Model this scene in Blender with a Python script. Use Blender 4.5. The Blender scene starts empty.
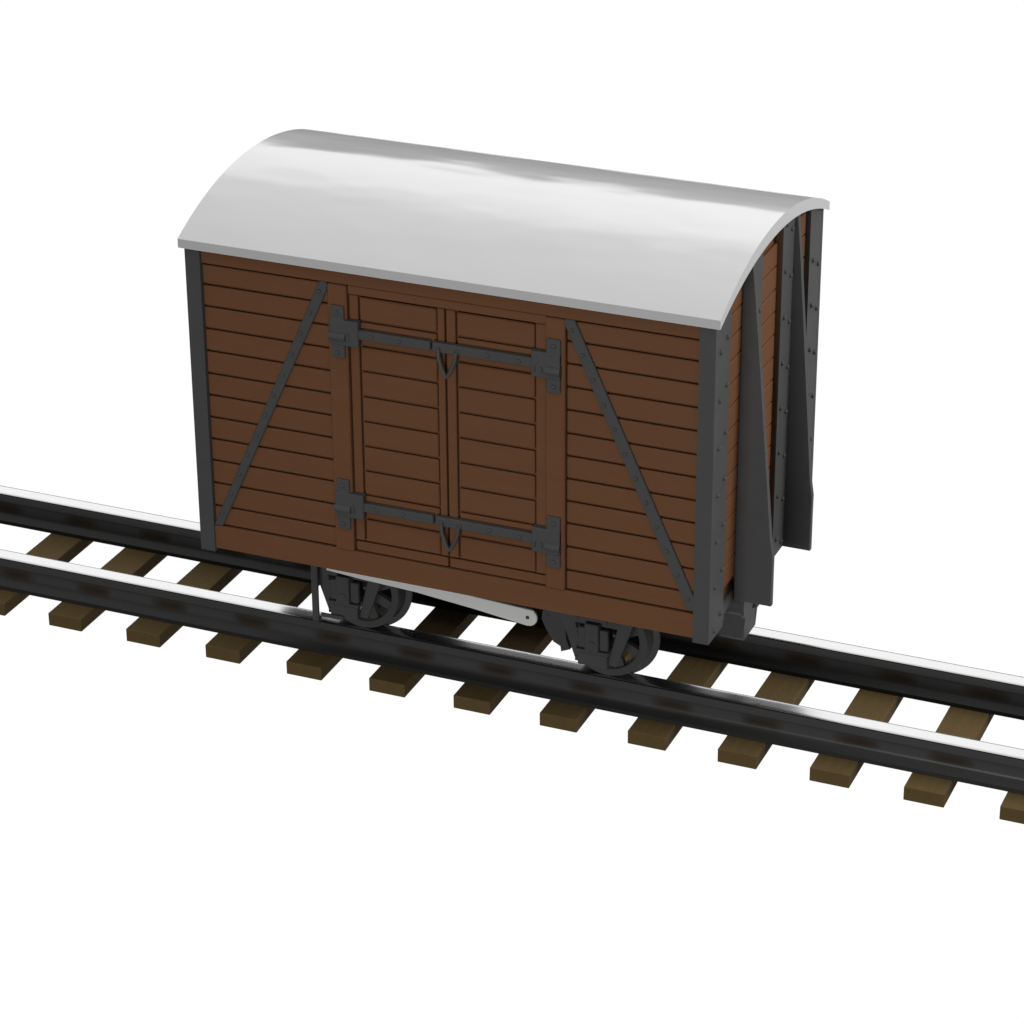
import bpy, bmesh, math, random
from mathutils import Vector, Matrix

random.seed(4)
S = 2.74                      # metres per body length
W = 0.5955                    # body width in body lengths
ZR = -0.1948                  # rail head level
ZS = -0.259                   # top of the sleepers
scene = bpy.context.scene
C = scene.collection

# ------------------------------------------------------------------ helpers
def V(x, y, z): return Vector((x, y, z)) * S
def ident(p): return p
def turn(p): return Vector((1 - p[0], W - p[1], p[2]))          # half turn about the body's middle
def flipy(p): return Vector((p[0], W - p[1], p[2]))
def flipx(p): return Vector((1 - p[0], p[1], p[2]))

class MB:
    """collects shapes (in body lengths), builds ONE mesh object"""
    def __init__(s): s.bm = bmesh.new()
    def box(s, x0, x1, y0, y1, z0, z1, bev=0.0, seg=1):
        t = bmesh.new()
        vs = [t.verts.new((x, y, z)) for x in (x0, x1) for y in (y0, y1) for z in (z0, z1)]
        for f in ((0,1,3,2),(4,6,7,5),(0,4,5,1),(2,3,7,6),(0,2,6,4),(1,5,7,3)):
            t.faces.new([vs[i] for i in f])
        if bev: bmesh.ops.bevel(t, geom=t.edges[:], offset=bev, segments=seg, affect='EDGES', profile=0.5)
        s.add(t)
    def add(s, t, M=None):
        t.normal_update()
        if M is not None: bmesh.ops.transform(t, matrix=M, verts=t.verts)
        m = {v: s.bm.verts.new(v.co) for v in t.verts}
        for f in t.faces:
            try:
                n = s.bm.faces.new([m[v] for v in f.verts]); n.smooth = f.smooth
            except ValueError: pass
        t.free()
    def prism(s, pts, axis, a, b, bev=0.0, smooth=False, seg=1):
        """pts: outline in the two other axes (order x,y,z minus axis); extruded from a to b"""
        t = bmesh.new()
        def mk(p, q):
            c = list(p); c.insert(axis, q); return t.verts.new(c)
        A = [mk(p, a) for p in pts]; B = [mk(p, b) for p in pts]
        fa = t.faces.new(A); fb = t.faces.new(B[::-1]); n = len(pts)
        side = []
        for i in range(n): side.append(t.faces.new((A[i], B[i], B[(i+1) % n], A[(i+1) % n])))
        if smooth:
            for f in side: f.smooth = True
        if bev:
            es = [e for e in t.edges if any(f in (fa, fb) for f in e.link_faces)]
            bmesh.ops.bevel(t, geom=es, offset=bev, segments=seg, affect='EDGES', profile=0.5)
        bmesh.ops.recalc_face_normals(t, faces=t.faces[:])
        s.add(t)
    def rivet(s, p, n, r=0.0042, h=0.0030):
        """small dome at p, normal n"""
        t = bmesh.new(); n = Vector(n).normalized(); rings = []
        k = 10
        for j, (rr, hh) in enumerate(((1, -0.3), (1, .25), (.82, .7), (.45, .95))):
            rings.append([t.verts.new((rr*r*math.cos(2*math.pi*i/k), rr*r*math.sin(2*math.pi*i/k), hh*h)) for i in range(k)])
        for a, b in zip(rings, rings[1:]):
            for i in range(k):
                f = t.faces.new((a[i], a[(i+1) % k], b[(i+1) % k], b[i])); f.smooth = True
        f = t.faces.new(rings[-1]); f.smooth = True
        q = n.to_track_quat('Z', 'Y').to_matrix().to_4x4()
        s.add(t, Matrix.Translation(Vector(p)) @ q)
    def cyl(s, a, b, r, k=20, r2=None, caps=True, smooth=True):
        a = Vector(a); b = Vector(b); d = b - a; r2 = r if r2 is None else r2
        q = d.to_track_quat('Z', 'Y').to_matrix().to_4x4(); t = bmesh.new()
        A = [t.verts.new((r*math.cos(2*math.pi*i/k), r*math.sin(2*math.pi*i/k), 0)) for i in range(k)]
        B = [t.verts.new((r2*math.cos(2*math.pi*i/k), r2*math.sin(2*math.pi*i/k), d.length)) for i in range(k)]
        for i in range(k):
            f = t.faces.new((A[i], A[(i+1) % k], B[(i+1) % k], B[i])); f.smooth = smooth
        if caps: t.faces.new(A[::-1]); t.faces.new(B)
        s.add(t, Matrix.Translation(a) @ q)
    def tube(s, pts, r, k=8):
        pts = [Vector(p) for p in pts]; t = bmesh.new(); rings = []
        up = None
        for i, p in enumerate(pts):
            d = (pts[min(i+1, len(pts)-1)] - pts[max(i-1, 0)]).normalized()
            x = d.cross(Vector((0, 1, 0))); x = x.normalized() if x.length > 1e-4 else Vector((1, 0, 0))
            y = d.cross(x)
            rings.append([t.verts.new(p + r*(math.cos(2*math.pi*j/k)*x + math.sin(2*math.pi*j/k)*y)) for j in range(k)])
        for a, b in zip(rings, rings[1:]):
            for i in range(k):
                f = t.faces.new((a[i], a[(i+1) % k], b[(i+1) % k], b[i])); f.smooth = True
        t.faces.new(rings[0]); t.faces.new(rings[-1])
        bmesh.ops.recalc_face_normals(t, faces=t.faces[:])
        s.add(t)
    def ring(s, prof, c, k=56, smooth_deg=None):
        """lathe profile [(radius, y)] (closed) about a Y axis through c=(x,z)"""
        t = bmesh.new(); R = []
        for i in range(k):
            a = 2*math.pi*i/k
            R.append([t.verts.new((c[0]+r*math.cos(a), y, c[1]+r*math.sin(a))) for r, y in prof])
        n = len(prof)
        for i in range(k):
            a, b = R[i], R[(i+1) % k]
            for j in range(n):
                t.faces.new((a[j], a[(j+1) % n], b[(j+1) % n], b[j]))
        bmesh.ops.recalc_face_normals(t, faces=t.faces[:])
        s.add(t)
    def build(s, name, mat, parent=None, tf=ident):
        bm = s.bm
        for v in bm.verts: v.co = Vector(tf(v.co))
        o0 = Vector(parent['_o']) if parent is not None else None
        if o0 is None:
            lo = [min(v.co[i] for v in bm.verts) for i in range(3)]; hi = [max(v.co[i] for v in bm.verts) for i in range(3)]
            o0 = Vector(((lo[0]+hi[0])/2, (lo[1]+hi[1])/2, lo[2]))
        for v in bm.verts: v.co = (v.co - o0) * S
        if tf in (flipx, flipy): bmesh.ops.reverse_faces(bm, faces=bm.faces[:])
        bm.normal_update()
        for e in bm.edges:
            if len(e.link_faces) == 2 and e.calc_face_angle(0) > .55: e.smooth = False
        me = bpy.data.meshes.new(name); bm.to_mesh(me); bm.free()
        me.materials.append(mat)
        o = bpy.data.objects.new(name, me); C.objects.link(o)
        if parent is not None: o.parent = parent; o['_o'] = parent['_o']
        else: o.location = o0 * S; o['_o'] = tuple(o0)
        return o

def tag(o, label=None, cat=None, group=None, kind=None):
    if label: o['label'] = label
    if cat: o['category'] = cat
    if group: o['group'] = group
    if kind: o['kind'] = kind
    return o
def empty(name, p):
    o = bpy.data.objects.new(name, None); C.objects.link(o)
    o.location = Vector(p) * S; o['_o'] = tuple(p); o.empty_display_size = .2
    return o

# ------------------------------------------------------------------ materials
def mat(name, col, rough=.6, metal=0., spec=.3, var=.08, vscale=6., bump=0., bscale=40., col2=None, stretch=(1,1,1), bdetail=3):
    m = bpy.data.materials.new(name); m.use_nodes = True; nt = m.node_tree; N = nt.nodes; L = nt.links
    b = N['Principled BSDF']
    b.inputs['Roughness'].default_value = rough; b.inputs['Metallic'].default_value = metal
    b.inputs['Specular IOR Level'].default_value = spec
    tc = N.new('ShaderNodeTexCoord'); mp = N.new('ShaderNodeMapping'); mp.inputs['Scale'].default_value = stretch
    L.new(tc.outputs['Object'], mp.inputs['Vector'])
    nz = N.new('ShaderNodeTexNoise'); nz.inputs['Scale'].default_value = vscale; nz.inputs['Detail'].default_value = 5
    L.new(mp.outputs['Vector'], nz.inputs['Vector'])
    mx = N.new('ShaderNodeMix'); mx.data_type = 'RGBA'
    c2 = col2 or tuple(c*(1-var*2) for c in col)
    c1 = col if col2 else tuple(min(1, c*(1+var)) for c in col)
    mx.inputs['A'].default_value = (*c1, 1); mx.inputs['B'].default_value = (*c2, 1)
    L.new(nz.outputs['Fac'], mx.inputs['Factor']); L.new(mx.outputs['Result'], b.inputs['Base Color'])
    if bump:
        n2 = N.new('ShaderNodeTexNoise'); n2.inputs['Scale'].default_value = bscale; n2.inputs['Detail'].default_value = bdetail
        L.new(mp.outputs['Vector'], n2.inputs['Vector'])
        bp = N.new('ShaderNodeBump'); bp.inputs['Strength'].default_value = 1; bp.inputs['Distance'].default_value = bump
        L.new(n2.outputs['Fac'], bp.inputs['Height']); L.new(bp.outputs['Normal'], b.inputs['Normal'])
    return m
M_wood  = mat('brown_paint', (.195, .087, .042), rough=.6, spec=.12, var=.05, vscale=3, bump=.0006, bscale=5, stretch=(1, 1, 6))
M_iron  = mat('dark_ironwork', (.090, .090, .0905), rough=.55, spec=.18, var=.06, vscale=8)
M_under = mat('underframe_iron', (.085, .085, .085), rough=.5, spec=.2, var=.08, vscale=10)
M_white = mat('white_lever_paint', (.86, .86, .84), rough=.5, var=.03)
M_tie   = mat('sleeper_wood', (.140, .094, .038), rough=.75, spec=.15, var=.1, vscale=4, bump=.002, bscale=7, stretch=(6, 1, 6))
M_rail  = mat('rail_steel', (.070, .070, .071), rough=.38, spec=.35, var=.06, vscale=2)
M_railh = mat('polished_rail_head', (.63, .63, .63), rough=.22, metal=1, var=.01)
M_roof  = mat('roof_sheet', (.80, .80, .80), rough=.15, metal=.30, spec=.4, var=.01, vscale=.6, bump=.017, bscale=1.8, stretch=(.8, 1.7, 1), bdetail=1.6)

M_edge = mat('roof_edge', (.64, .64, .64), rough=.5, var=.01, vscale=.6)
# brown reflections of the sleepers, painted into the colour of the rail sides
def painted_rail_shading():
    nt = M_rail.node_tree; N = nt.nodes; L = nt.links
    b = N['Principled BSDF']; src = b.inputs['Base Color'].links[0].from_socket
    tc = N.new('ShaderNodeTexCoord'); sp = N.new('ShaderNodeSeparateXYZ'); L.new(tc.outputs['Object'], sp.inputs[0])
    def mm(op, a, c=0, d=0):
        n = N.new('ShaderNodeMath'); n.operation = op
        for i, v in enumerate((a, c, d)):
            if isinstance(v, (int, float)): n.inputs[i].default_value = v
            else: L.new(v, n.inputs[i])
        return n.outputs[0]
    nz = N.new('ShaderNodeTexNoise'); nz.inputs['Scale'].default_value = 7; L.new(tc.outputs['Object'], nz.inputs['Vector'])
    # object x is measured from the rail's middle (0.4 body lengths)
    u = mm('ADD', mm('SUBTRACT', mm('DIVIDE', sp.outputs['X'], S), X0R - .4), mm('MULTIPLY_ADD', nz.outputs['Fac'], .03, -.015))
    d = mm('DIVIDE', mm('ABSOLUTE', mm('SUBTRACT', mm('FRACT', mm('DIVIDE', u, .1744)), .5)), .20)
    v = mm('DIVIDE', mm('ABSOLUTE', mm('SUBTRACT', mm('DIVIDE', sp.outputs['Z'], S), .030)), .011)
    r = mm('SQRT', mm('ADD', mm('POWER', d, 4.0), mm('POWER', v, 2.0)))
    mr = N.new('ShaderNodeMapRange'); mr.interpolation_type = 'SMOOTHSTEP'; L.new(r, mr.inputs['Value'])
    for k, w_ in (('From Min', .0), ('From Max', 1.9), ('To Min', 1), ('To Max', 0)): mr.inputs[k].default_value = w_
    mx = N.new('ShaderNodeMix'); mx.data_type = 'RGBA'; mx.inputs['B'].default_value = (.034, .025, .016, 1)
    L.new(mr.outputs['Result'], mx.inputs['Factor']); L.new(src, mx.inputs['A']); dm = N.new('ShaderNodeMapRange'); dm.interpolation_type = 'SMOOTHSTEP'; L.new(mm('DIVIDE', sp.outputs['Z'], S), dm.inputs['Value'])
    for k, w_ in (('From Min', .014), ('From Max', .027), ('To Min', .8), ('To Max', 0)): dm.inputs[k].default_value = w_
    mf = N.new('ShaderNodeMix'); mf.data_type = 'RGBA'; mf.inputs['B'].default_value = (.014, .013, .012, 1)   # shade on the rail foot, painted in as a darker colour
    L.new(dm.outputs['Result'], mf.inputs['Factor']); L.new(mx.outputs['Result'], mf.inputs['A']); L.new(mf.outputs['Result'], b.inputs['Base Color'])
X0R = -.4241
painted_rail_shading()

# ------------------------------------------------------------------ the van
van = empty('covered_goods_van', (0.5, W/2, ZR))
tag(van, 'small brown planked covered goods van with a pale arched roof, standing on the track', 'railway van')

GZ = [.572, .5325, .4905, .447, .4035, .359, .316, .272, .2285, .185, .139, .0926, .0530]
GP = [.5550, .507, .4600, .4120, .3630, .3142, .2655, .2167, .1686, .1202, .0725]
XL, XR = (.2797, .3168), (.6925, .7292)       # door posts
XC = .5015
G = .0021                                     # half a groove

# roof ------------------------------------------------------------
def arc(y0, y1, z0, rise, n):
    h = (y1-y0)/2; R = (h*h+rise*rise)/(2*rise); out = []
    a = math.asin(h/R)
    for i in range(n+1):
        t = -a + 2*a*i/n
        out.append(((y0+y1)/2 + R*math.sin(t), z0 + rise - R*(1-math.cos(t))))
    return out
def roof():
    top = arc(-.0065, W+.0065, .6185, .0735, 72); bot = arc(-.0065, W+.0065, .6018, .0652, 72)
    m = MB(); t = bmesh.new()
    xs = [-.009 + 1.018*i/40 for i in range(41)]
    T = [[t.verts.new((x, y, z)) for y, z in top] for x in xs]
    B = [[t.verts.new((x, y, z)) for y, z in bot] for x in xs]
    for i in range(40):
        for j in range(72):
            f = t.faces.new((T[i][j], T[i+1][j], T[i+1][j+1], T[i][j+1])); f.smooth = True
            f = t.faces.new((B[i][j], B[i][j+1], B[i+1][j+1], B[i+1][j])); f.smooth = True
        t.faces.new((T[i][0], B[i][0], B[i+1][0], T[i+1][0])); t.faces.new((T[i][72], T[i+1][72], B[i+1][72], B[i][72]))
    for j in range(72):
        t.faces.new((T[0][j], T[0][j+1], B[0][j+1], B[0][j])); t.faces.new((T[40][j], B[40][j], B[40][j+1], T[40][j+1]))
    bmesh.ops.recalc_face_normals(t, faces=t.faces[:])
    m.add(t); o = m.build('roof', M_roof, van); o.data.materials.append(M_edge)
    for p in o.data.polygons: p.material_index = 0 if p.use_smooth else 1
roof()

# one long side; k = ident (near) or turn (far)
def side(tf):
    near = tf is ident
                                              # plank walls left and right of the door
    for (x0, x1) in ((.029, .2800), (.7290, .9715)):
        m = MB()
        m.box(x0, x1, .0165, .024, .0552, .60)                       # backing seen through the grooves
        for a, b in zip(GZ, GZ[1:]):
            m.box(x0, x1, .0085, .0185, b+G, a-G, .0018)
        m.build('side_wall', M_wood, van, tf)
    m = MB()                                  # frame boards
    m.box(.0285, .9715, .0040, .021, .0060, .0530, .0012)
    m.build('bottom_board', M_wood, van, tf); m = MB()
    m.box(.0285, .9715, .0060, .021, .5735, .6035, .0014)
    m.build('top_board', M_wood, van, tf); m = MB()
    m.box(XL[1]+.0004, XR[0]-.0004, .0058, .021, .5580, .5733, .0008)
    m.build('lintel', M_wood, van, tf)
    for (x0, x1) in (XL, XR):
        m = MB(); m.box(x0-.001, x1-.001, .0012, .022, .0533, .5731, .0022)
        m.build('door_post', M_wood, van, tf)
    for s in (-1, 1):                         # door leaves
        x_out = XL[1]+.0008 if s < 0 else XR[0]-.0008
        a, b = sorted((x_out, XC + s*.0018))
        if s < 0: p0, p1 = .3365, .4845
        else:     p0, p1 = .5225, .6690
        m = MB()
        m.box(a, b, .0175, .024, .054, .5575)
        m.box(a, p0-G, .0085, .019, .0755, .5560, .0014); m.box(p1+G, b, .0085, .019, .0755, .5560, .0014)
        m.box(a, b, .0085, .019, .0545, .0725, .0014)
        for u, v in zip(GP, GP[1:]):
            m.box(p0+G*.3, p1-G*.3, .0100, .019, v+G, u-G, .0020)
        d = m.build('door', M_wood, van, tf)
        if s > 0:                              # astragal over the meeting edge
            pass
        # hinges
        for zc in (.4862, .1485):
            m = MB()
            if s < 0:
                m.box(.2870, .3122, -.0040, .004, zc-.0500, zc+.0500, .0012)
                m.box(.2845, .3400, -.0055, .0095, zc-.0240, zc+.0240, .0016)
                m.cyl((.2840, -.0035, zc-.0075), (.3160, -.0035, zc-.0075), .0085, 14)
                m.box(.3260, .4768, -.0024, .0085, zc-.0086, zc+.0086, .0012)
                m.box(.3190, .3230, -.0085, -.005, zc-.012, zc+.002, .0008)
                rv = [(.2990, zc+.038, -.004), (.2990, zc-.038, -.004), (.3645, zc, -.002), (.4170, zc, -.002)]
            else:
                m.box(.6955, .7215, -.0040, .004, zc-.0500, zc+.0500, .0012)
                m.box(.6675, .7215, -.0055, .0095, zc-.0240, zc+.0240, .0016)
                m.cyl((.6940, -.0035, zc-.0085), (.7225, -.0035, zc-.0085), .0085, 14)
                m.box(.4810, .6690, -.0032, .0085, zc-.0090, zc+.0090, .0016)
                m.box(.6850, .6890, -.0085, -.005, zc-.014, zc-.004, .0008); m.box(.6740, .6760, -.0085, -.005, zc-.014, zc-.002, .0006)
                rv = [(.7095, zc+.038, -.004), (.7095, zc-.038, -.004), (.5860, zc+.001, -.0032), (.6440, zc-.001, -.0032)]
                rv += [(.4920, zc-.001, -.0035), (.5290, zc-.002, -.0035)]
            if near:
                for x, z, y in rv: m.rivet((x, y, z), (0, -1, 0), .0043, .0036)
            m.build('hinge', M_iron, d, tf)
            if s > 0:
                m = MB()
                m.tube([(.4935, -.0060, zc), (.4955, -.0075, zc-.018), (.5010, -.0080, zc-.036), (.5060, -.0085, zc-.0470), (.5100, -.0085, zc-.0505),
                        (.5140, -.0085, zc-.0470), (.5195, -.0080, zc-.035), (.5260, -.0075, zc-.018), (.5280, -.0060, zc-.001)], .0036, 8)
                m.build('hasp', M_iron, d, tf)
    # diagonal braces
    for pts, rx in ((((.0285, .0545), (.0460, .0545), (.2775, .5600), (.2775, .5745), (.2630, .5745)), ((.0475, .083), (.2630, .5560))),
                    (((.9730, .060), (.9730, .080), (.7450, .5745), (.7270, .5745), (.7270, .5630), (.9580, .060)), ((.9590, .083), (.7400, .5560)))):
        m = MB(); m.prism(pts, 1, .0030, .0105, .0012)
        if near:
            (xa, za), (xb, zb) = rx
            for i in range(12):
                f = i/11; m.rivet((xa+(xb-xa)*f, .0030, za+(zb-za)*f), (0, -1, 0), .0040, .0036)
        m.build('diagonal_brace', M_iron, van, tf)
for tf in (ident, turn): side(tf)

# inner body so nothing shows through
m = MB(); m.box(.02, .98, .020, W-.020, .008, .598); m.build('floor_and_lining', M_wood, van)

# corner posts: angle irons wrapping each corner
def corner(tf):
    m = MB()
    m.prism([(.9705, 0), (1.0, 0), (1.0, .0120), (.9705, .0120)], 2, 0.0, .6060, .0006)
    m.prism([(.0121, .0), (.0770, .0), (.0770, tri_out(.077)+.001), (.0121, tri_out(.0121)+.001)], 0, .9905, .9998)
    m2 = MB()
    zt = [0, 0]
    # small foot step on the end flange
    for i in range(7): m.rivet((1.0, .0270, .102 + .0890*i), (1, 0, 0), .0048, .0044) if .102+.089*i < .59 else None
    for i in range(8): m.rivet((1.0, .0600, .0343 + .0880*i), (1, 0, 0), .0048, .0044) if .0343+.088*i < .60 else None
    m.rivet((1.0, .0300, .0135), (1, 0, 0), .004, .0034)
    m.build('corner_post', M_iron, van, tf)
def corner_far(tf):
    m = MB()
    m.prism([(.9705, W), (1.0, W), (1.0, W-.0120), (.9705, W-.0120)], 2, 0.0, .6060, .0006)
    m.prism([(W-.0121, .0), (W-.0770, .0), (W-.0770, tri_out(.077)+.001), (W-.0121, tri_out(.0121)+.001)], 0, .9905, .9998)
    for i in range(7):
        z = .075 + .0885*i
        if z < .60:
            m.rivet((1.0, W-.0560, z+.008), (1, 0, 0), .0048, .0044); m.rivet((1.0, W-.0240, z-.010), (1, 0, 0), .0048, .0044)
    m.build('corner_post', M_iron, van, tf)
def tri_out(y):                                # lower edge of the roof at y
    h = (W+.013)/2; R = (h*h+.064**2)/(2*.064); return .603+.064-R+math.sqrt(R*R-(y-W/2)**2)
def end(tf):
    corner(tf); corner_far(tf)
    # end wall: horizontal planks, top ones cut to the arch
    m = MB()
    m.prism([(.02, .045)] + [(W-.02, .045)] + [(y, tri_out(y)+.004) for y in [W-.02 - (W-.04)*i/24 for i in range(25)]], 0, .975, .9835)
    zs = [.0575 + .0437*i for i in range(15)]
    for a, b in zip(zs, zs[1:]):
        y0, y1 = .060, W-.060
        if b > .60:
            h = (W+.013)/2; R = (h*h+.064**2)/(2*.064); q = R*R-(R-.064-.603+b-.002)**2
            hw = math.sqrt(max(q, 0)); y0 = max(y0, W/2-hw); y1 = min(y1, W/2+hw)
            if y1-y0 < .1: continue
        m.box(.980, .9905, y0, y1, a+.0013, b-.0013, .0016)
    # uprights backing the stanchion flanges
    m.box(.985, .9965, .1765, .2385, .045, tri_out(.18)+.003); m.box(.985, .9965, .3570, .4195, .045, tri_out(.4195)+.003)
    m.build('end_wall', M_wood, van, tf)
    prof = [(.9905, .008), (1.0608, .008), (1.0606, .1079), (1.055, .1411), (1.0446, .2596), (1.0345, .3707), (1.0262, .4635), (1.0150, .585), (1.0080, .6545), (.9905, .6545)]
    prof2 = [(.9905, -.003)] + [(.9905+(x-.9905)*.88, -.003 if i == 0 else z) for i, (x, z) in enumerate(prof[1:-1])] + [(.9905, .6545)]
    for y0, y1, f0, f1 in ((.1630, .1760, .1762, .2420), (.4200, .4330, .3540, .4198)):
        m = MB(); m.prism(prof if y0 < .3 else prof2, 1, y0, y1, .0012)
        m.prism([(f0, .0), (f1, .0), (f1, tri_out(f1)+.002), (f0, tri_out(f0)+.002)], 0, .9966, 1.0005)
        for i in range(8):
            z = .025 + .0885*i
            if z+.008 > tri_out(f0)-.01: continue
            if f0 > .3: ya, yb = f0+.017, f1-.018
            else: ya, yb = f0+.018, f1-.017
            m.rivet((1.0005, ya, z+.010), (1, 0, 0), .0048, .0044); m.rivet((1.0005, yb, z-.009), (1, 0, 0), .0048, .0044)
        m.build('end_stanchion', M_iron, van, tf)
    # headstock
    m = MB(); m.box(.955, .9885, .0135, W-.0135, -.0005, .0240, .004, 2)
    m.build('headstock', M_under, van, tf)
    # centre coupling: round buffer stock over a chamfered pocket
    m = MB()
    m.prism([(.905, -.001), (.905, -.100), (.935, -.128), (.9800, -.128), (.9800, -.075), (.9900, -.060), (.9900, -.001)], 1, .262, .334, .003)
    m.prism([(.9901, -.012), (.9901, -.060), (1.004, -.054), (1.004, -.018)], 1, .262, .334, .002)
    m.cyl((.930, .224, -.026), (.9940, .224, -.026), .0250, 28)
    m.cyl((.9941, .224, -.026), (1.000, .224, -.026), .0290, 28)
    m.build('coupling', M_under, van, tf)
for tf in (ident, turn): end(tf)

# floor / chassis
m = MB()
m.box(.03, .97, .150, .175, -.045, .0075, .002); m.box(.03, .97, W-.175, W-.150, -.045, .0075, .002)
m.box(.03, .97, .022, W-.022, .0015, .0078)
for x in (.36, .64): m.box(x-.012, x+.012, .176, W-.176, -.040, .0012, .001)
m.build('underframe', M_under, van)

# wheelsets
RW = .0775
def wheelset(xc):
    ws = empty('wheelset', (xc, W/2, ZR)); ws.parent = van
    ws.location = (Vector((xc, W/2, ZR)) - Vector(van['_o'])) * S
    zc = ZR + RW
    for tf in (ident, flipy):
        m = MB()
        m.ring([(RW, .1600), (RW-.001, .1590), (RW-.0140, .1590), (RW-.0155, .1630), (RW-.0155, .1860), (RW+.010, .1960), (RW+.0130, .1955), (RW+.0140, .1935), (RW+.0130, .1900), (RW+.003, .1870)], (xc, zc), 72)
        for i in range(8):                     # spokes
            a = 2*math.pi*(i+.5)/8; c, s_ = math.cos(a), math.sin(a)
            t = bmesh.new()
            q = []
            for (r, w) in ((.012, .0110), (RW-.0145, .0085)):
                for yy in (.1650, .1760):
                    for sg in (-1, 1):
                        q.append(t.verts.new((xc + c*r - s_*w*sg, yy, zc + s_*r + c*w*sg)))
            for f in ((0,1,3,2),(4,6,7,5),(0,4,5,1),(2,3,7,6),(0,2,6,4),(1,5,7,3)): t.faces.new([q[i] for i in f])
            bmesh.ops.recalc_face_normals(t, faces=t.faces[:]); m.add(t)
        m.cyl((xc, .1590, zc), (xc, .190, zc), .0205, 28)
        w = m.build('wheel', M_under, ws, tf)
    m = MB(); m.cyl((xc, .118, zc), (xc, W-.118, zc), .0095, 20); m.build('axle', M_under, ws)
    for tf in (ident, flipy):
        m = MB()
        y0, y1 = .101, .108
        zb, zt = -.1400, .001
        # trapezoid axleguard: two slanting legs, plate between, keeper below
        m.prism([(xc+.0560, zt), (xc+.0780, zt), (xc+.0780, -.030), (xc+.0400, zb), (xc+.0225, zb)], 1, y0, y1, .0012)
        m.prism([(xc-.0560, zt), (xc-.0780, zt), (xc-.0780, -.030), (xc-.0400, zb), (xc-.0225, zb)], 1, y0, y1, .0012)
        m.prism([(xc-.040, zb), (xc+.024, zb), (xc+.024, zb+.009), (xc-.040, zb+.009)], 1, y0-.003, y0-.0002, .0008)
        m.box(xc-.052, xc+.048, y0+.0002, y1-.0002, -.062, zt)
        for sx in (-.036, .036):
            for z in (-.052, -.075): m.rivet((xc+sx, y0, z), (0, -1, 0), .0034, .0028)
        g = m.build('axle_guard', M_under, van, tf)
        m = MB()
        m.box(xc-.030, xc+.026, .0860, .1005, zb+.0005, -.1130, .0016)
        m.box(xc-.034, xc+.030, .0840, .1005, -.1125, -.1065, .0010)
        m.box(xc-.0150, xc+.0120, .0800, .1005, -.1060, -.0500, .0016)
        m.box(xc-.0310, xc+.0270, .0900, .1005, -.1060, -.0640, .0016)
        m.cyl((xc-.0015, .0780, -.092), (xc-.0015, .0805, -.092), .008, 16)
        m.build('axle_box', M_under, g, tf)
        m = MB()                               # leaf spring above the box
        for i in range(4):
            hl = .066 - .013*i; m.box(xc-hl, xc+hl, .0830, .0985, -.022-.0058*(i+1)+.0004, -.022-.0058*i, .0006)
        m.build('leaf_spring', M_under, g, tf)
wheelset(.2510); wheelset(.7505)

# brake gear on the near side
m = MB()
n = 10; cx_, cz_, rr = .6315, -.0515, .0172
pts = [(.225, -.0145), (.225, -.0330), (.300, -.0380), (.4055, -.0430), (.5246, -.0550)]
pts += [(cx_+rr*math.cos(a), cz_+rr*math.sin(a)) for a in [math.radians(-100+130*i/n) for i in range(n+1)]]
pts += [(.640, -.0360)]
m.prism(pts, 1, .0660, .0720, .001)
lev = m.build('brake_lever', M_white, van)
m = MB(); m.rivet((cx_-.0010, .0659, cz_), (0, -1, 0), .0038, .002); m.build('pivot_bolt', M_under, lev)
lev['label'] = 'white painted hand brake lever'
m = MB()
m.box(.1905, .2035, .0700, .0760, -.1480, .0010, .001)
m.box(.1905, .2035, .0762, .0840, -.1480, -.1420, .001)
m.box(.2036, .2500, .0800, .0845, -.1420, -.1340, .001)
m.build('brake_rack', M_under, van)
for tf in (ident,):
    m = MB()
    hug = [(.7505 + (RW+.004)*math.cos(math.radians(a)), (ZR+RW) + (RW+.004)*math.sin(math.radians(a))) for a in (207, 199, 190, 181, 172, 163, 152, 142)]
    m.prism([(.640, -.050), (.6230, -.0850), (.6210, -.1000), (.6290, -.1180), (.6450, -.1450), (.6600, -.1500), (.6600, -.1620)] + hug, 1, .1560, .1720, .001)
    m.cyl((.634, .1540, -.092), (.634, .1565, -.092), .0030, 10)
    m.build('brake_block', M_under, van)
    m = MB(); m.prism([(.600, .001), (.622, -.055), (.640, -.062), (.648, -.052), (.650, .001)], 1, .120, .126, .001)
    m.cyl((.6315, .0725, -.0520), (.6315, .20, -.0520), .006, 14)
    m.build('brake_hanger', M_under, van)

# ------------------------------------------------------------------ the track
def rail(yc, name, label):
    hw = .0170
    crown = [(hw*(1-i/8), -.0010*abs(1-i/8)**6) for i in range(17)]
    web = [(-hw+.0025, -.0215), (-.0138, -.0260), (-.0130, -.0400), (-.0136, -.0445), (-.0165, -.0490), (-.0305, -.0560), (-.0310, -.0640)]
    x0, x1 = -2.2, 3.0
    root = empty(name, ((x0+x1)/2, yc, ZS))
    tag(root, label, 'rail', 'the two rails of the track')
    m = MB()
    out = [(yc-hw, ZR-.0032)] + [(yc+a, ZR+b) for a, b in [(-hw, -.0185)] + web] + [(yc-a, ZR+b) for a, b in (web[::-1] + [(-hw, -.0185)])] + [(yc+hw, ZR-.0032)]
    m.prism(out, 0, x0, x1, smooth=True)
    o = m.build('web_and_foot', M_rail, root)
    m = MB()
    top = [(yc+a, ZR+b+.0001) for a, b in crown]
    m.prism(top, 0, x0, x1, smooth=True)
    m.build('rail_head', M_railh, root)
rail(.1698, 'rail', 'nearer dark steel rail with a bright polished top, in front of the wheels')
rail(.4257, 'rail', 'farther dark steel rail with a bright polished top, passing behind the van')

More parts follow.
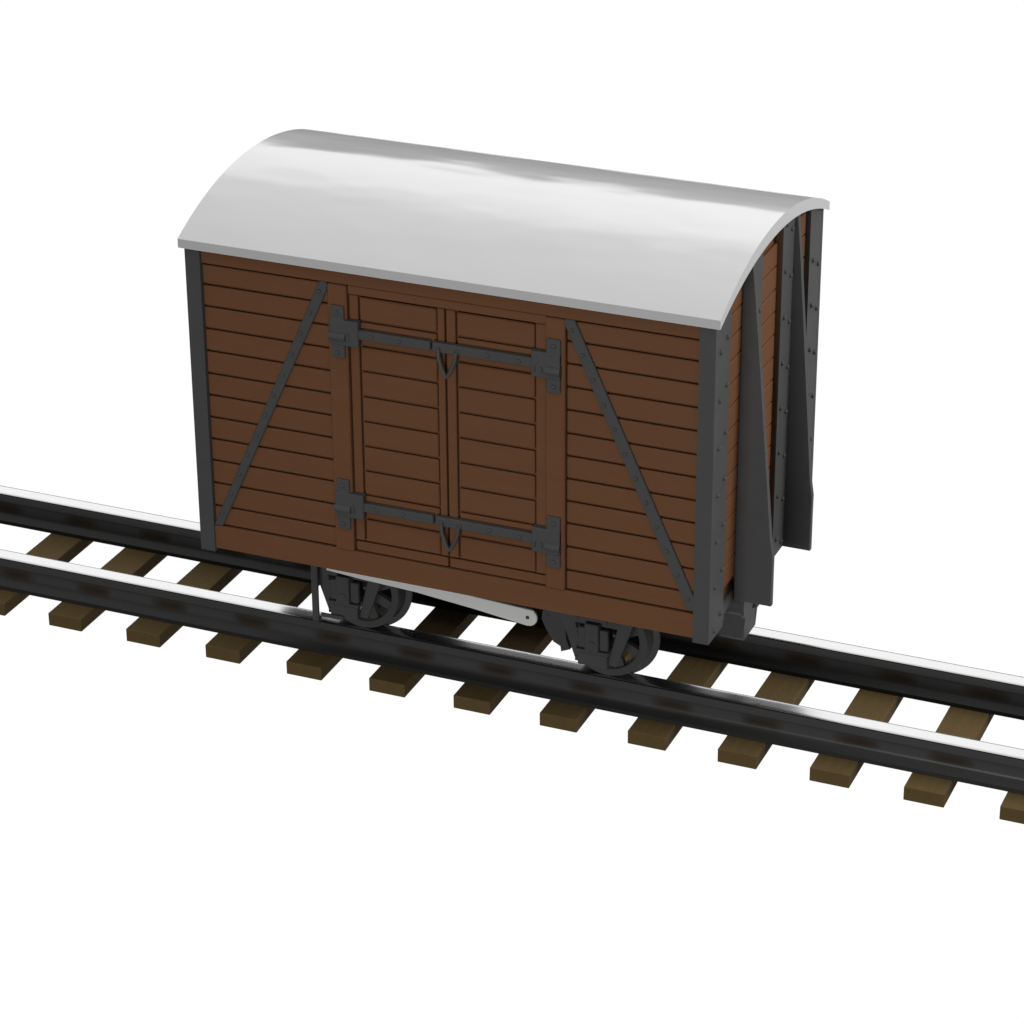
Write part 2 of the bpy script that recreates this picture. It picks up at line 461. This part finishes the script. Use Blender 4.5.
X0, SP, SW_, ST = -.4014, .1744, .0742, .0275
words = {-3: 'sleeper running off the left edge, cut by the photo edge, far left of the van', }
ordn = ['first', 'second', 'third', 'fourth', 'fifth', 'sixth', 'seventh', 'eighth', 'ninth', 'tenth', 'eleventh', 'twelfth', 'thirteenth', 'fourteenth', 'fifteenth']
place = ['only its tip showing at the left edge', 'in the open at far left', 'in the open left of the van', 'just left of the van', 'left of the van, inner part shaded',
         'in front of the left wheel', 'under the van just right of the left wheel', 'under the middle of the van', 'under the brake lever end', 'in front of the right wheel',
         'just right of the van', 'in the open right of the van', 'in the open at far right', 'last one at the right edge', 'its inner end at the right edge']
k0 = -1
base = None
def sleeper_mesh():
    m = MB(); m.box(0, SW_, .0869, W-.0869, ZS-ST, ZS, .0010); return m
for i, k in enumerate(range(k0, 14)):
    x = X0 + SP*k
    if base is None:
        base = sleeper_mesh().build('sleeper', M_tie); base.location.x += x*S; o = base
    else:
        o = base.copy(); C.objects.link(o); o.location.x = base.location.x + (x-(X0+SP*k0))*S
    tag(o, 'brown wooden sleeper, %s from the left, %s' % (ordn[i], place[i]), 'sleeper', 'wooden sleepers under the rails')

for o in bpy.data.objects:
    if '_o' in o: del o['_o']

# ------------------------------------------------------------------ camera
cam = bpy.data.cameras.new('camera'); co = bpy.data.objects.new('camera', cam); C.objects.link(co)
yaw, pit, rol, f = .397, .4576, -.0063, 3042.06
F = Vector((-math.sin(yaw)*math.cos(pit), math.cos(yaw)*math.cos(pit), -math.sin(pit)))
R = Vector((math.cos(yaw), math.sin(yaw), 0)); U = R.cross(F)
R2 = R*math.cos(rol)+U*math.sin(rol); U2 = -R*math.sin(rol)+U*math.cos(rol)
mw = Matrix((R2, U2, -F)).transposed().to_4x4(); mw.translation = V(2.492, -4.444, 2.5653)
co.matrix_world = mw
cam.sensor_width = 36; cam.lens = f/1024*36; cam.clip_end = 500; cam.clip_start = .1
scene.camera = co

# ------------------------------------------------------------------ light: a white studio sweep (world) and softboxes
w = bpy.data.worlds.new('World'); scene.world = w; w.use_nodes = True; nt = w.node_tree; N = nt.nodes; L = nt.links
bg = N['Background']; tc = N.new('ShaderNodeTexCoord')
def mathn(op, a, b=None, c=None):
    n = N.new('ShaderNodeMath'); n.operation = op
    for i, v in enumerate((a, b, c)):
        if v is None: continue
        if isinstance(v, (int, float)): n.inputs[i].default_value = v
        else: L.new(v, n.inputs[i])
    return n.outputs[0]
def dotn(v):
    n = N.new('ShaderNodeVectorMath'); n.operation = 'DOT_PRODUCT'; L.new(tc.outputs['Generated'], n.inputs[0]); n.inputs[1].default_value = v; return n.outputs['Value']
def ramp(val, a, b):
    n = N.new('ShaderNodeMapRange'); n.interpolation_type = 'SMOOTHSTEP'; L.new(val, n.inputs['Value'])
    n.inputs['From Min'].default_value = a; n.inputs['From Max'].default_value = b; return n.outputs['Result']
sep = N.new('ShaderNodeSeparateXYZ'); L.new(tc.outputs['Generated'], sep.inputs[0])
phi = mathn('ARCTAN2', sep.outputs['Z'], sep.outputs['Y'])       # angle round the track's axis: 0 behind, 90 overhead, 180 in front
fr = mathn('MULTIPLY_ADD', phi, 1/(2*math.pi), .5)
cr = N.new('ShaderNodeValToRGB'); L.new(fr, cr.inputs[0]); cr.color_ramp.interpolation = 'LINEAR'
stops = [(-180, .06), (-100, .05), (-84, 1.02), (-15.5, 1.02), (-12, .15), (13, .15), (16.5, 1.44), (37, 1.46), (50, .95), (62, .84), (95, .76), (130, .60), (141, .25), (156, .10)]
els = cr.color_ramp.elements
for i, (d, v) in enumerate(stops):
    v = v/1.5
    e = els[i] if i < 2 else els.new((d+180)/360)
    e.position = (d+180)/360; e.color = (v, v, v, 1)
side_cut = N.new('ShaderNodeMapRange'); side_cut.interpolation_type = 'SMOOTHSTEP'; L.new(sep.outputs['X'], side_cut.inputs['Value'])
for k_, v_ in (('From Min', .14), ('From Max', .34), ('To Min', 1), ('To Max', .16)): side_cut.inputs[k_].default_value = v_
is_low = mathn('LESS_THAN', sep.outputs['Z'], -.12)
val = mathn('MULTIPLY', mathn('MULTIPLY', cr.outputs['Color'], 1.5), mathn('ADD', mathn('MULTIPLY', is_low, side_cut.outputs['Result']), mathn('SUBTRACT', 1, is_low)))
flank = N.new('ShaderNodeMapRange'); flank.interpolation_type = 'SMOOTHSTEP'; L.new(mathn('ABSOLUTE', sep.outputs['X']), flank.inputs['Value'])
for k_, v_ in (('From Min', .62), ('From Max', .88), ('To Min', 1), ('To Max', .2)): flank.inputs[k_].default_value = v_
val = mathn('MULTIPLY', val, mathn('MAXIMUM', flank.outputs['Result'], is_low))
cmb = N.new('ShaderNodeCombineColor')
for i in range(3): L.new(val, cmb.inputs[i])
L.new(cmb.outputs[0], bg.inputs['Color']); bg.inputs['Strength'].default_value = 1.0

def area(name, loc, target, sx, sy, radiance):
    l = bpy.data.lights.new(name, 'AREA'); l.shape = 'RECTANGLE'; l.size = sx; l.size_y = sy
    l.energy = radiance*math.pi*sx*sy
    o = bpy.data.objects.new(name, l); C.objects.link(o); o.location = loc
    o.rotation_euler = (Vector(target)-Vector(loc)).to_track_quat('-Z', 'Y').to_euler(); return o
ctr = V(.5, .3, .3)
def polar(az, el, d):                              # az measured from the view direction, clockwise from above
    a = math.radians(az); e = math.radians(el)
    fx, fy = -math.sin(yaw), math.cos(yaw); rx, ry = math.cos(yaw), math.sin(yaw)
    h = Vector((fx*math.cos(a)+rx*math.sin(a), fy*math.cos(a)+ry*math.sin(a), 0))
    return ctr + d*(h*math.cos(e)+Vector((0, 0, math.sin(e))))
area('right_softbox', polar(100, 20, 9), ctr, 4, 3, 8.5)
area('front_softbox', Vector((3.6, -11, .75)), V(.5, .2, .1), 4, 2, 17)

scene.render.engine = 'CYCLES'
scene.view_settings.view_transform = 'Standard'; scene.view_settings.look = 'None'
scene.view_settings.exposure = 0; scene.view_settings.gamma = 1
scene.render.resolution_x = 1024; scene.render.resolution_y = 1024
